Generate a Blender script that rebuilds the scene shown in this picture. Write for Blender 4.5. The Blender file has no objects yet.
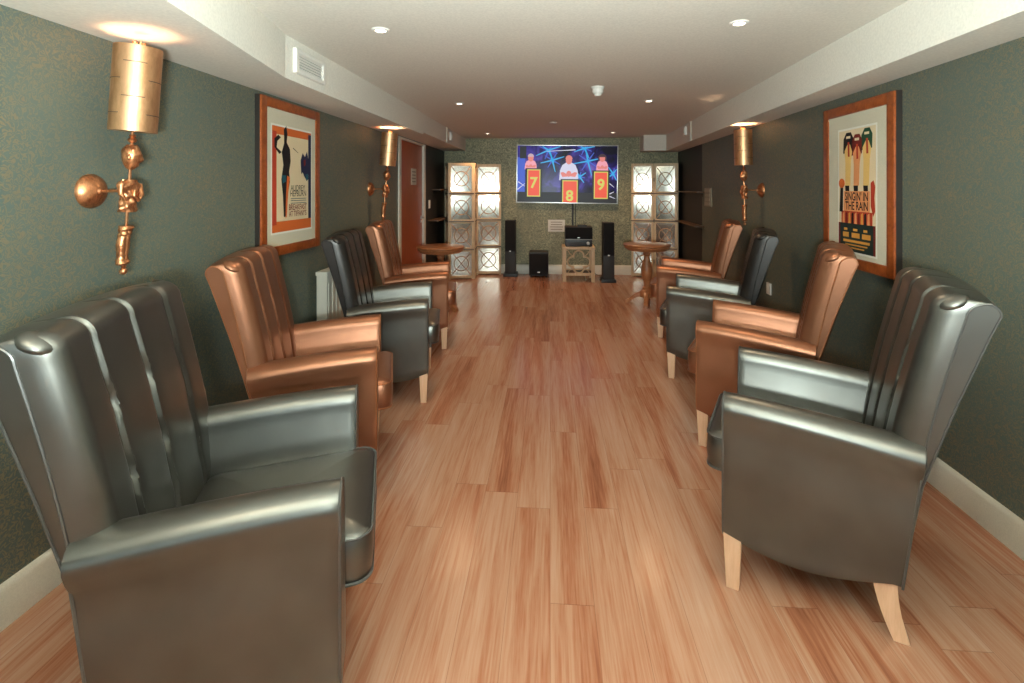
import bpy, bmesh, math, random
from mathutils import Vector, Matrix
random.seed(7)
PI = math.pi
SC = bpy.context.scene
COL = SC.collection

# ------------------------------------------------------------------ camera, world, light, exposure
F_PX, VPX, HORIZON = 512.0, 550.0, 188.0
cam_d = bpy.data.cameras.new('camera')
cam_d.sensor_fit = 'HORIZONTAL'; cam_d.sensor_width = 36.0
cam_d.lens = F_PX / 1024 * 36
cam_d.shift_y = -(341.5 - HORIZON) / 1024
cam_d.clip_start = 0.05
cam = bpy.data.objects.new('camera', cam_d); COL.objects.link(cam)
cam.location = (0, 0, 1.4)
cam.rotation_euler = (PI / 2, 0, math.atan((VPX - 512) / F_PX))
SC.camera = cam

SC.view_settings.view_transform = 'Standard'
SC.view_settings.look = 'None'
SC.view_settings.gamma = 1.0
SC.view_settings.use_curve_mapping = False
SC.view_settings.exposure = 0.0

world = bpy.data.worlds.new('World'); SC.world = world; world.use_nodes = True
bgn = world.node_tree.nodes['Background']
bgn.inputs[0].default_value = (0.72, 0.93, 1.0, 1)
bgn.inputs[1].default_value = 2.7

def lamp(name, kind, loc, energy, color, rot=(0, 0, 0), **kw):
    d = bpy.data.lights.new(name, kind); d.energy = energy; d.color = color
    for k, v in kw.items(): setattr(d, k, v)
    o = bpy.data.objects.new(name, d); COL.objects.link(o); o.location = loc; o.rotation_euler = rot
    return o
Y_FRONT = -2.8
# daylight sampling portal in the wide window opening behind the camera (guides rays to the sky, gives off nothing itself)
portal = lamp('window_daylight', 'AREA', (0.0, Y_FRONT - 0.02, 1.325), 1.0, (1, 1, 1), (PI / 2, 0, 0), shape='RECTANGLE', size=3.1, size_y=1.45)
portal.data.cycles.is_portal = True
# the photographer's flash, aimed at the ceiling just behind the camera
lamp('bounce_flash', 'AREA', (0.0, -0.3, 1.30), 235.0, (0.87, 1.0, 0.98), (PI - 0.45, 0, 0), shape='DISK', size=0.25)
WARM = (1.0, 0.76, 0.50)
SPOT_POS = [(-0.87, 2.58), (0.93, 2.60), (-0.87, 4.88), (0.92, 4.86), (-0.93, 7.58), (0.92, 7.58), (-0.87, 0.3), (0.93, 0.3)]
SPOT_W, BULB_W = 24.0, 2.8

# ------------------------------------------------------------------ helpers
def srgb(r, g, b):
    f = lambda c: ((c / 255) / 12.92) if c / 255 <= 0.04045 else (((c / 255) + 0.055) / 1.055) ** 2.4
    return (f(r), f(g), f(b), 1)

class N:
    """tiny node-tree builder"""
    def __init__(s, name):
        s.m = bpy.data.materials.new(name); s.m.use_nodes = True
        s.t = s.m.node_tree; s.b = s.t.nodes['Principled BSDF']
    def n(s, kind, **kw):
        x = s.t.nodes.new(kind)
        for k, v in kw.items():
            if k in x.inputs.keys(): x.inputs[k].default_value = v
            else: setattr(x, k, v)
        return x
    def l(s, a, b): s.t.links.new(a, b)
    def set(s, **kw):
        for k, v in kw.items(): s.b.inputs[k.replace('_', ' ')].default_value = v
        return s
    def coord(s, scale=(1, 1, 1), rot=(0, 0, 0), kind='Object'):
        tc = s.n('ShaderNodeTexCoord'); mp = s.n('ShaderNodeMapping')
        mp.inputs['Scale'].default_value = scale; mp.inputs['Rotation'].default_value = rot
        s.l(tc.outputs[kind], mp.inputs[0]); return mp.outputs[0]
    def ramp(s, fac, stops, interp='LINEAR'):
        r = s.n('ShaderNodeValToRGB'); cr = r.color_ramp; cr.interpolation = interp
        while len(cr.elements) < len(stops): cr.elements.new(0.5)
        for e, (p, c) in zip(cr.elements, stops): e.position = p; e.color = c
        s.l(fac, r.inputs[0]); return r.outputs[0]
    def noise(s, vec, scale, detail=3, rough=0.5, dist=0):
        x = s.n('ShaderNodeTexNoise'); x.inputs['Scale'].default_value = scale; x.inputs['Detail'].default_value = detail
        x.inputs['Roughness'].default_value = rough; x.inputs['Distortion'].default_value = dist
        s.l(vec, x.inputs['Vector']); return x.outputs['Fac']
    def bump(s, h, strength, dist=0.002):
        b = s.n('ShaderNodeBump'); b.inputs['Strength'].default_value = strength; b.inputs['Distance'].default_value = dist
        s.l(h, b.inputs['Height']); s.l(b.outputs[0], s.b.inputs['Normal'])
    def math(s, op, a, b=None):
        m = s.n('ShaderNodeMath', operation=op)
        for i, v in enumerate((a, b)):
            if v is None: continue
            if isinstance(v, (int, float)): m.inputs[i].default_value = v
            else: s.l(v, m.inputs[i])
        return m.outputs[0]
    def mix(s, fac, a, b, blend='MIX'):
        m = s.n('ShaderNodeMix', data_type='RGBA', blend_type=blend)
        for sock, v in ((m.inputs[0], fac), (m.inputs[6], a), (m.inputs[7], b)):
            if hasattr(v, 'links'): s.l(v, sock)
            else: sock.default_value = v
        return m.outputs[2]

MAT = {}
def plain(name, col, rough=0.5, metal=0.0, bumpy=0.0, bscale=200, **kw):
    q = N(name); q.set(Base_Color=col, Roughness=rough, Metallic=metal, **kw)
    v = q.coord()
    nz = q.noise(v, bscale, 2)
    c2 = q.ramp(nz, [(0.3, tuple(x * 0.93 for x in col[:3]) + (1,)), (0.7, tuple(min(1, x * 1.05) for x in col[:3]) + (1,))])
    q.l(c2, q.b.inputs['Base Color'])
    if bumpy: q.bump(nz, bumpy)
    MAT[name] = q.m; return q.m
def emit(name, col, strength=1.0):
    q = N(name); q.set(Base_Color=(0.01, 0.01, 0.01, 1), Roughness=0.4, Emission_Color=col, Emission_Strength=strength)
    MAT[name] = q.m; return q.m

def leather(name, col, dark, metal, rough):
    q = N(name); v = q.coord()
    grain = q.noise(v, 260, 3, 0.6)
    big = q.noise(v, 6, 2)
    q.l(q.ramp(big, [(0.3, dark), (0.7, col)]), q.b.inputs['Base Color'])
    q.set(Metallic=metal)
    r = q.n('ShaderNodeMapRange'); q.l(grain, r.inputs[0]); r.inputs[3].default_value = rough - 0.05; r.inputs[4].default_value = rough + 0.06
    q.l(r.outputs[0], q.b.inputs['Roughness'])
    q.bump(grain, 0.12, 0.001)
    q.set(Coat_Weight=0.12, Coat_Roughness=0.35)
    MAT[name] = q.m
leather('pewter_leather', (0.14, 0.14, 0.126, 1), (0.112, 0.11, 0.098, 1), 0.92, 0.35)
leather('copper_leather', (0.275, 0.115, 0.06, 1), (0.235, 0.095, 0.046, 1), 0.72, 0.37)
leather('charcoal_leather', (0.042, 0.038, 0.035, 1), (0.032, 0.029, 0.027, 1), 0.75, 0.33)  # darker pewter copy: shade on two far backrests put into the colour
plain('charcoal_piping', (0.03, 0.028, 0.026, 1), 0.35, 0.4)  # matching piping, with the same shade in its colour
plain('pewter_piping', (0.10, 0.10, 0.095, 1), 0.35, 0.5)
plain('copper_piping', (0.30, 0.11, 0.045, 1), 0.35, 0.4)

def wood(name, light, dark, scale=(3, 3, 40), rough=0.45, nscale=1.0, rot=(0, 0, 0)):
    q = N(name); v = q.coord(scale, rot)
    a = q.noise(v, 2.0 * nscale, 5, 0.6, 0.6); b = q.noise(v, 9 * nscale, 3, 0.6)
    f = q.math('ADD', q.math('MULTIPLY', a, 0.7), q.math('MULTIPLY', b, 0.3))
    q.l(q.ramp(f, [(0.35, dark), (0.65, light)]), q.b.inputs['Base Color'])
    q.set(Roughness=rough); q.bump(b, 0.08, 0.001)
    MAT[name] = q.m; return q.m
wood('beech', srgb(228, 190, 158), srgb(214, 172, 138), (30, 30, 3))
wood('limed_oak', srgb(228, 202, 164), srgb(206, 176, 136), (25, 25, 4))
wood('frame_wood', srgb(168, 88, 42), srgb(126, 60, 26), (12, 12, 12), 0.3)
wood('table_wood', srgb(178, 120, 78), srgb(142, 90, 56), (5, 20, 20), 0.3)
wood('door_wood', srgb(178, 86, 40), srgb(156, 70, 30), (20, 20, 2), 0.35)
wood('shelf_wood', srgb(110, 78, 50), srgb(70, 48, 30), (10, 3, 10), 0.4)

def floor_mat():
    q = N('vinyl_planks')
    PW, PL = 0.148, 1.22
    tc = q.n('ShaderNodeTexCoord'); sp = q.n('ShaderNodeSeparateXYZ'); q.l(tc.outputs['Object'], sp.inputs[0])
    X, Y = sp.outputs[0], sp.outputs[1]
    col = q.math('FLOOR', q.math('DIVIDE', X, PW))
    wn = q.n('ShaderNodeTexWhiteNoise', noise_dimensions='1D'); q.l(col, wn.inputs['W'])
    ysh = q.math('ADD', Y, q.math('MULTIPLY', wn.outputs['Value'], PL))
    row = q.math('FLOOR', q.math('DIVIDE', ysh, PL))
    cb = q.n('ShaderNodeCombineXYZ'); q.l(col, cb.inputs[0]); q.l(row, cb.inputs[1])
    wn2 = q.n('ShaderNodeTexWhiteNoise', noise_dimensions='2D'); q.l(cb.outputs[0], wn2.inputs['Vector'])
    pid = wn2.outputs['Value']
    # grain coordinates: stretched along y, shifted per plank
    g = q.n('ShaderNodeCombineXYZ')
    q.l(q.math('MULTIPLY', X, 12.0), g.inputs[0]); q.l(q.math('MULTIPLY', ysh, .6), g.inputs[1]); q.l(q.math('MULTIPLY', pid, 37.0), g.inputs[2])
    a = q.noise(g.outputs[0], 1.0, 4, 0.6, 0.5)
    g2 = q.n('ShaderNodeCombineXYZ')
    q.l(q.math('MULTIPLY', X, 120.0), g2.inputs[0]); q.l(q.math('MULTIPLY', ysh, 4.0), g2.inputs[1]); q.l(q.math('MULTIPLY', pid, 11.0), g2.inputs[2])
    b = q.noise(g2.outputs[0], 1.0, 4, 0.65, 0.3)
    f = q.math('ADD', q.math('ADD', q.math('MULTIPLY', a, 0.60), q.math('MULTIPLY', b, 0.34)), q.math('MULTIPLY', q.math('SUBTRACT', pid, 0.5), 0.08))
    c = q.ramp(f, [(0.28, srgb(126, 74, 50)), (0.40, srgb(158, 104, 77)), (0.51, srgb(174, 131, 106)), (0.68, srgb(184, 149, 128))])
    # joints
    fx = q.math('FRACT', q.math('DIVIDE', X, PW)); fy = q.math('FRACT', q.math('DIVIDE', ysh, PL))
    ex = q.math('LESS_THAN', fx, 0.012); ey = q.math('LESS_THAN', fy, 0.0022)
    e = q.math('MAXIMUM', ex, ey)
    c = q.mix(q.math('MULTIPLY', e, 0.45), c, srgb(96, 52, 30))
    q.l(c, q.b.inputs['Base Color'])
    r = q.n('ShaderNodeMapRange'); q.l(b, r.inputs[0]); r.inputs[3].default_value = 0.17; r.inputs[4].default_value = 0.28
    q.l(r.outputs[0], q.b.inputs['Roughness'])
    q.bump(b, 0.05, 0.001)
    MAT['vinyl_planks'] = q.m
floor_mat()

def wallpaper(name, ground, line, rough=0.5, k=5.5, scale=40.0, width=0.5):
    q = N(name); v = q.coord()
    n1 = q.noise(v, scale, 1.2, 0.5, 0.9)
    w = q.math('SINE', q.math('MULTIPLY', n1, k * 2 * PI))
    fac = q.ramp(w, [(0.0, (0, 0, 0, 1)), (0.6, (1, 1, 1, 1))])
    n2 = q.noise(v, 2.2, 2)
    amt = q.math('MULTIPLY', fac, q.ramp(n2, [(0.35, (0.55, 0.55, 0.55, 1)), (0.65, (0.9, 0.9, 0.9, 1))]))
    weave = q.noise(q.coord((400, 400, 60)), 1.0, 1)
    c = q.mix(amt, ground, line)
    c = q.mix(q.math('MULTIPLY', weave, 0.25), c, tuple(x * 0.5 for x in ground[:3]) + (1,))
    q.l(c, q.b.inputs['Base Color'])
    q.l(q.math('MULTIPLY', amt, 0.55), q.b.inputs['Metallic'])
    q.set(Roughness=rough); q.bump(fac, 0.15, 0.0006)
    MAT[name] = q.m
wallpaper('wallpaper', (0.098, 0.132, 0.112, 1), (0.30, 0.245, 0.145, 1))
wallpaper('wallpaper_back_lit', (0.19, 0.185, 0.11, 1), (0.48, 0.44, 0.27, 1), 0.5, 6.0, 16.0)  # back wall copy: frontal light put into its lighter, golden colours

plain('ceiling_paint', (0.74, 0.71, 0.63, 1), 0.8, bscale=90, bumpy=0.02)
plain('white_gloss', (0.74, 0.71, 0.60, 1), 0.35)
plain('black_paint', (0.012, 0.012, 0.012, 1), 0.5, bscale=60)
plain('white_plastic', (0.78, 0.76, 0.70, 1), 0.4)
plain('cream_plastic', (0.34, 0.29, 0.20, 1), 0.5)
plain('black_plastic', (0.012, 0.012, 0.013, 1), 0.4)
plain('black_cloth', (0.006, 0.006, 0.007, 1), 0.9, bscale=900, bumpy=0.2)
plain('dark_cabinet', (0.022, 0.021, 0.020, 1), 0.5)
plain('silver', (0.60, 0.60, 0.58, 1), 0.3, 0.9)
plain('grey_metal', (0.30, 0.29, 0.27, 1), 0.45, 0.6)
plain('grey_slat', (0.16, 0.16, 0.14, 1), 0.6)
plain('mat_board', (0.62, 0.58, 0.44, 1), 0.8)
plain('mat_line', (0.78, 0.76, 0.66, 1), 0.8)
plain('dark_edge', (0.02, 0.015, 0.012, 1), 0.4)
plain('dull_cream', (0.46, 0.40, 0.29, 1), 0.6)
plain('paper', (0.70, 0.64, 0.52, 1), 0.8)
plain('paper_print', (0.34, 0.29, 0.22, 1), 0.8)
def gold(name, col, dark, rough, scale):
    q = N(name); v = q.coord((1, 1, 0.35))
    n = q.noise(v, scale, 5, 0.7)
    q.l(q.ramp(n, [(0.32, dark), (0.6, col)]), q.b.inputs['Base Color'])
    q.set(Metallic=0.92, Roughness=rough); q.bump(n, 0.25, 0.0015)
    MAT[name] = q.m
gold('gold_leaf', (0.78, 0.455, 0.25, 1), (0.54, 0.28, 0.13, 1), 0.42, 22)
gold('copper_gilt', (0.72, 0.34, 0.16, 1), (0.34, 0.12, 0.05, 1), 0.36, 110)
plain('slit_dark', (0.10, 0.05, 0.02, 1), 0.6)
q = N('mirror'); q.set(Base_Color=(0.43, 0.39, 0.33, 1), Metallic=0.85, Roughness=0.10)
q.bump(q.noise(q.coord(), 5.0, 1), 0.05, 0.02); MAT['mirror'] = q.m
plain('fret_wood', srgb(196, 152, 116), 0.45)
emit('lamp_lens', (1.0, 0.86, 0.66, 1), 12.0)
emit('bulb_glow', (1.0, 0.70, 0.42, 1), 25.0)

class MB:
    """collects shapes, then links them as ONE mesh object"""
    def __init__(s): s.bm = bmesh.new()
    def faces(s, verts, faces, mi=0, M=None):
        vs = [s.bm.verts.new(M @ Vector(v) if M else v) for v in verts]
        for f in faces:
            try:
                fc = s.bm.faces.new([vs[i] for i in f]); fc.material_index = mi
            except ValueError: pass
        return vs
    def box(s, lo, hi, bev=0.0, mi=0, M=None, seg=2):
        b = bmesh.new(); bmesh.ops.create_cube(b, size=1)
        c = [(a + d) / 2 for a, d in zip(lo, hi)]; z = [abs(d - a) for a, d in zip(lo, hi)]
        for v in b.verts: v.co = Vector((v.co.x * z[0] + c[0], v.co.y * z[1] + c[1], v.co.z * z[2] + c[2]))
        if bev: bmesh.ops.bevel(b, geom=list(b.edges), offset=min(bev, min(z) * 0.45), segments=seg, profile=0.7, affect='EDGES')
        s.merge(b, mi, M); return s
    def merge(s, b, mi=0, M=None):
        idx = {}
        for v in b.verts: idx[v] = s.bm.verts.new(M @ v.co if M else v.co)
        for f in b.faces:
            try:
                g = s.bm.faces.new([idx[v] for v in f.verts]); g.material_index = mi
            except ValueError: pass
        b.free()
    def loft(s, rings, closed=True, caps=True, mi=0, wrap=False, M=None):
        R = [[s.bm.verts.new(M @ Vector(p) if M else p) for p in r] for r in rings]
        n = len(R[0]); L = len(R)
        for i in range(L if wrap else L - 1):
            a, b = R[i], R[(i + 1) % L]
            for j in range(n if closed else n - 1):
                f = s.bm.faces.new([a[j], a[(j + 1) % n], b[(j + 1) % n], b[j]]); f.material_index = mi
        if caps and not wrap:
            for r in (list(reversed(R[0])), R[-1]):
                f = s.bm.faces.new(r); f.material_index = mi
        return s
    def lathe(s, prof, n=24, M=None, mi=0):
        rings = [[(r * math.cos(2 * PI * k / n), r * math.sin(2 * PI * k / n), z) for k in range(n)] for r, z in prof]
        return s.loft(rings, True, True, mi, False, M)
    def tube(s, pts, r, n=8, closed=False, mi=0, M=None):
        P = [Vector(p) for p in pts]; L = len(P); rings = []
        rr = r if isinstance(r, (list, tuple)) else [r] * L
        up = None
        for i in range(L):
            a = P[(i - 1) % L] if (closed or i) else P[i]; b = P[(i + 1) % L] if (closed or i < L - 1) else P[i]
            t = (b - a); t = t.normalized() if t.length > 1e-9 else Vector((0, 0, 1))
            if up is None:
                up = Vector((0, 0, 1)) if abs(t.z) < 0.9 else Vector((1, 0, 0))
            u = (up - t * up.dot(t)); u = u.normalized() if u.length > 1e-6 else t.orthogonal().normalized()
            w = t.cross(u); up = u
            rings.append([P[i] + (u * math.cos(2 * PI * k / n) + w * math.sin(2 * PI * k / n)) * rr[i] for k in range(n)])
        return s.loft(rings, True, not closed, mi, closed, M)
    def ball(s, c, r, M=None, mi=0, seg=16, rot=None):
        b = bmesh.new(); bmesh.ops.create_uvsphere(b, u_segments=seg, v_segments=seg // 2 + 2, radius=1)
        rad = r if isinstance(r, (list, tuple)) else (r, r, r)
        for v in b.verts:
            p = Vector((v.co.x * rad[0], v.co.y * rad[1], v.co.z * rad[2]))
            if rot: p = rot @ p
            v.co = p + Vector(c)
        s.merge(b, mi, M); return s
    def build(s, name, mats, parent=None, smooth=40, loc=None):
        me = bpy.data.meshes.new(name)
        bmesh.ops.recalc_face_normals(s.bm, faces=list(s.bm.faces))
        s.bm.to_mesh(me); s.bm.free()
        for m in (mats if isinstance(mats, (list, tuple)) else [mats]): me.materials.append(MAT[m])
        if smooth:
            me.polygons.foreach_set('use_smooth', [True] * len(me.polygons))
            me.set_sharp_from_angle(angle=math.radians(smooth))
            me.polygons.foreach_set('use_smooth', [len(p.vertices) <= 12 for p in me.polygons])
        o = bpy.data.objects.new(name, me); COL.objects.link(o)
        if parent: o.parent = parent
        if loc: o.location = loc
        return o

def tag(o, label=None, cat=None, group=None, kind=None):
    for k, v in (('label', label), ('category', cat), ('group', group), ('kind', kind)):
        if v: o[k] = v
    return o
def thing(name, label, cat, loc=(0, 0, 0), rz=0.0, group=None):
    o = bpy.data.objects.new(name, None); COL.objects.link(o)
    o.location = loc; o.rotation_euler = (0, 0, rz); o.empty_display_size = 0.1
    return tag(o, label, cat, group)
def copy_tree(o, parent=None):
    c = o.copy(); COL.objects.link(c); c.parent = parent
    for ch in list(o.children): copy_tree(ch, c)
    return c
def struct(o): return tag(o, kind='structure')
def text_mesh(body, size, name='lettering', bold=0.0):
    cu = bpy.data.curves.new(name, 'FONT'); cu.body = body; cu.size = size; cu.align_x = 'CENTER'; cu.align_y = 'CENTER'
    cu.offset = bold; cu.resolution_u = 3
    t = bpy.data.objects.new(name, cu); COL.objects.link(t)
    bpy.context.view_layer.update()
    me = bpy.data.meshes.new_from_object(t.evaluated_get(bpy.context.evaluated_depsgraph_get()))
    bpy.data.objects.remove(t); bpy.data.curves.remove(cu)
    return [v.co.copy() for v in me.vertices], [list(p.vertices) for p in me.polygons]

# ------------------------------------------------------------------ the room
XL = -1.745
def XR(y): return 1.79 + 0.04 * (y - 2.0)
YB, ZC, ZS = 8.38, 2.215, 1.995
AR = math.atan(0.04)

m = MB(); m.box((-2.1, Y_FRONT - 0.2, -0.1), (2.4, YB + 0.15, 0.0)); struct(m.build('floor', 'vinyl_planks', smooth=0))
m = MB(); m.box((-2.1, Y_FRONT - 0.2, ZC), (2.4, YB + 0.15, ZC + 0.1)); struct(m.build('ceiling', 'ceiling_paint', smooth=0))
D0, D1 = 5.78, 7.03          # door opening incl. frame
m = MB()
m.box((XL - 0.15, Y_FRONT - 0.2, 0), (XL, D0, ZC)); m.box((XL - 0.15, D0, 2.0), (XL, D1, ZC)); m.box((XL - 0.15, D1, 0), (XL, YB, ZC), mi=1)
struct(m.build('wall_left', ['wallpaper', 'black_paint'], smooth=0))
def wall_quad(m, y0, y1, mi):
    v = [(XR(y0), y0, 0), (XR(y1), y1, 0), (XR(y1) + .15, y1, 0), (XR(y0) + .15, y0, 0)]
    v += [(a, b, ZC) for a, b, c in v]
    m.faces(v, [(0, 1, 2, 3), (7, 6, 5, 4), (0, 4, 5, 1), (1, 5, 6, 2), (2, 6, 7, 3), (3, 7, 4, 0)], mi)
m = MB(); wall_quad(m, Y_FRONT - 0.2, 6.86, 0); wall_quad(m, 6.86, YB, 1)
struct(m.build('wall_right', ['wallpaper', 'black_paint'], smooth=0))
m = MB(); m.box((XL - 0.15, YB, 0), (XR(YB) + 0.15, YB + 0.15, ZC)); struct(m.build('wall_back', 'wallpaper_back_lit', smooth=0))
# wall behind the camera with a wide window
WX0, WX1, WZ0, WZ1 = -1.55, 1.55, 0.60, 2.05
m = MB()
m.box((-2.1, Y_FRONT - 0.15, 0), (WX0, Y_FRONT, ZC)); m.box((WX1, Y_FRONT - 0.15, 0), (2.4, Y_FRONT, ZC))
m.box((WX0, Y_FRONT - 0.15, 0), (WX1, Y_FRONT, WZ0)); m.box((WX0, Y_FRONT - 0.15, WZ1), (WX1, Y_FRONT, ZC))
struct(m.build('wall_front', 'wallpaper', smooth=0))
m = MB()
for x in (WX0, -0.5, 0.45, WX1 - 0.05): m.box((x, Y_FRONT - 0.12, WZ0), (x + 0.05, Y_FRONT - 0.05, WZ1), 0.004)
m.box((WX0, Y_FRONT - 0.12, WZ0), (WX1, Y_FRONT - 0.05, WZ0 + 0.05), 0.004); m.box((WX0, Y_FRONT - 0.12, WZ1 - 0.05), (WX1, Y_FRONT - 0.05, WZ1), 0.004)
struct(m.build('window_1', 'white_gloss'))

# soffits (boxed bulkheads along both side walls)
def prism(m, poly, z0, z1, mi=0):
    n = len(poly)
    v = [(x, y, z0) for x, y in poly] + [(x, y, z1) for x, y in poly]
    m.faces(v, [tuple(reversed(range(n))), tuple(range(n, 2 * n))] + [(i, (i + 1) % n, n + (i + 1) % n, n + i) for i in range(n)], mi)
m = MB()
prism(m, [(XL, Y_FRONT), (-1.30, Y_FRONT), (-0.95, 0.2), (-1.40, 2.62), (-1.375, 5.48), (XL, 5.48)], ZS - 0.01, ZC)
prism(m, [(XL, 5.48), (-1.385, 5.48), (-1.385, YB), (XL, YB)], ZS + 0.015, ZC)
tag(m.build('trim_1', 'ceiling_paint', smooth=0), kind='structure')
m = MB()
prism(m, [(XR(Y_FRONT), Y_FRONT), (XR(YB), YB), (XR(YB) - 0.25, YB), (XR(Y_FRONT) - 0.25, Y_FRONT)], ZS - 0.02, ZC)
m.box((1.44, 8.02, ZS - 0.02), (XR(YB) - 0.245, YB, ZC))
tag(m.build('trim_2', 'ceiling_paint', smooth=0), kind='structure')
# thin cover strips on the soffit faces
m = MB(); m.box((-1.386, 6.78, ZS + 0.015), (-1.374, 6.84, ZC), 0.002); tag(m.build('trim_3', 'white_gloss'), kind='structure')
xr = XR(6.40) - 0.25
m = MB(); m.box((xr - 0.012, 6.37, ZS - 0.02), (xr + 0.004, 6.43, ZC), 0.002); tag(m.build('trim_4', 'white_gloss'), kind='structure')

# skirting boards
def skirt(pts, h=0.138, t=0.018):
    m = MB()
    for (a, b) in pts:
        a, b = Vector(a), Vector(b); d = (b - a).normalized(); nrm = Vector((d.y, -d.x))
        prof = [(0, 0), (t, 0), (t, h - 0.02), (t - 0.006, h - 0.006), (0.004, h), (0, h)]
        rings = [[(p.x + nrm.x * u, p.y + nrm.y * u, z) for u, z in prof] for p in (a, b)]
        m.loft(rings)
    return m
struct(skirt([((XL, D0), (XL, Y_FRONT))][::-1] and [((XL, Y_FRONT), (XL, D0 - 0.02)), ((XL, D1 + .02), (XL, YB))]).build('baseboard_left', 'white_gloss', smooth=30))
struct(skirt([((XR(YB), YB), (XR(Y_FRONT), Y_FRONT))]).build('baseboard_right', 'white_gloss', smooth=30))
struct(skirt([((XL, YB), (XR(YB), YB))], 0.15).build('baseboard_back', 'white_gloss', smooth=30))

# door in the left wall
m = MB()
m.box((XL - 0.12, D0, 0), (XL + 0.018, D0 + 0.085, 2.0), 0.004); m.box((XL - 0.12, D1 - 0.085, 0), (XL + 0.018, D1, 2.0), 0.004)
m.box((XL - 0.12, D0, 1.975), (XL + 0.012, D1, 2.0), 0.003)
struct(m.build('trim_5', 'white_gloss'))
door = MB().box((XL - 0.055, D0 + 0.09, 0.006), (XL - 0.012, D1 - 0.09, 1.972), 0.003).build('door_1', 'door_wood'); struct(door)
m = MB()
m.lathe([(0.026, 0), (0.026, 0.006), (0.02, 0.01), (0.009, 0.011), (0.009, 0.045), (0, 0.045)], 16, Matrix.Translation((XL - 0.012, D1 - 0.16, 1.0)) @ Matrix.Rotation(PI / 2, 4, 'Y'))
m.tube([(XL + 0.03, D1 - 0.16, 1.0), (XL + 0.033, D1 - 0.2, 1.0), (XL + 0.033, D1 - 0.29, 1.0)], 0.009)
m.box((XL - 0.013, D1 - 0.178, 0.93), (XL - 0.006, D1 - 0.142, 0.96), 0.003)
m.build('door_handle', 'silver', door)

def notice(name, label, loc, rz, w, h, rows, mat='paper'):
    t = thing(name, label, 'notice', loc, rz)
    MB().box((-w / 2, -0.004, -h / 2), (w / 2, 0.0, h / 2), 0.001).build('sheet', mat, t)
    m = MB(); rnd = random.Random(len(label))
    for i in range(rows):
        z = h / 2 - h * (i + 1) / (rows + 1); ww = w * rnd.uniform(0.30, 0.40)
        m.box((-ww, -0.0055, z - h * 0.035), (ww, -0.0038, z + h * 0.035))
    m.build('printed_lines', 'paper_print', t, smooth=0)
    return t
notice('door_notice', 'small cream printed notice stuck on the brown door', (XL - 0.012, 6.50, 1.545), PI / 2, 0.25, 0.21, 4)
notice('wall_notice', 'white printed card on patterned wall beside the speaker cabinet', (0.105, YB, 0.785), 0, 0.275, 0.195, 4, 'white_plastic')
t = thing('switch_panel', 'beige four row switch panel on dark wall near the mirrored screens', 'switch', (XR(6.55), 6.55, 1.285), -PI / 2 - AR)
MB().box((-.155, -.012, -.115), (.155, 0, .115), .004).build('backplate', 'cream_plastic', t)
for i in range(4):
    z = .08 - i * .0535
    MB().box((-.12, -.018, z - .018), (.12, -.011, z + .018), .003).build('switch_row', 'dull_cream', t)
t = thing('light_switch', 'small white light switch on the black wall next to the brown door', 'switch', (XL, 7.30, 1.165), PI / 2)
MB().box((-.045, -.009, -.06), (.045, 0, .06), .004).build('plate', 'white_plastic', t)
MB().box((-.012, -.014, -.02), (.012, -.008, .02), .003).build('rocker', 'white_plastic', t)
t = thing('wall_socket', 'small white socket low on wall behind armchair with shade painted onto its back', 'socket', (XR(4.58), 4.58, 0.53), -PI / 2 - AR)
MB().box((-.045, -.012, -.05), (.045, 0, .05), .004).build('plate', 'white_plastic', t)
MB().box((-.012, -.016, .012), (.012, -.011, .03), .002).build('rocker', 'white_plastic', t)

# thin shelves on the black end walls
def wall_shelf(label, x, y0, y1, z, d, rz):
    t = thing('wall_shelf', label, 'shelf', (x, (y0 + y1) / 2, z), rz, None)
    L = (y1 - y0) / 2
    MB().box((-L, -d, -0.009), (L, 0, 0.009), 0.003).build('board', 'shelf_wood', t)
    for s in (-1, 1):
        m = MB(); m.tube([(s * L * .8, -.003, -.06), (s * L * .8, -.003, -.012), (s * L * .8, -d * .8, -.012)], 0.004, 6)
        m.build('bracket', 'black_plastic', t)
wall_shelf('upper thin wooden shelf on black wall beside the brown door', XL, 7.5, YB - .03, 1.375, 0.12, PI / 2)
wall_shelf('lower thin wooden shelf on black wall beside the brown door', XL, 7.25, YB - .03, 0.93, 0.15, PI / 2)
wall_shelf('upper thin shelf on black wall near beige switch panel', XR(7.35), 6.7, 8.0, 1.345, 0.10, -PI / 2 - AR)
wall_shelf('lower thin shelf on black wall near beige switch panel', XR(7.35), 6.75, 8.0, 0.90, 0.12, -PI / 2 - AR)

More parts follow.
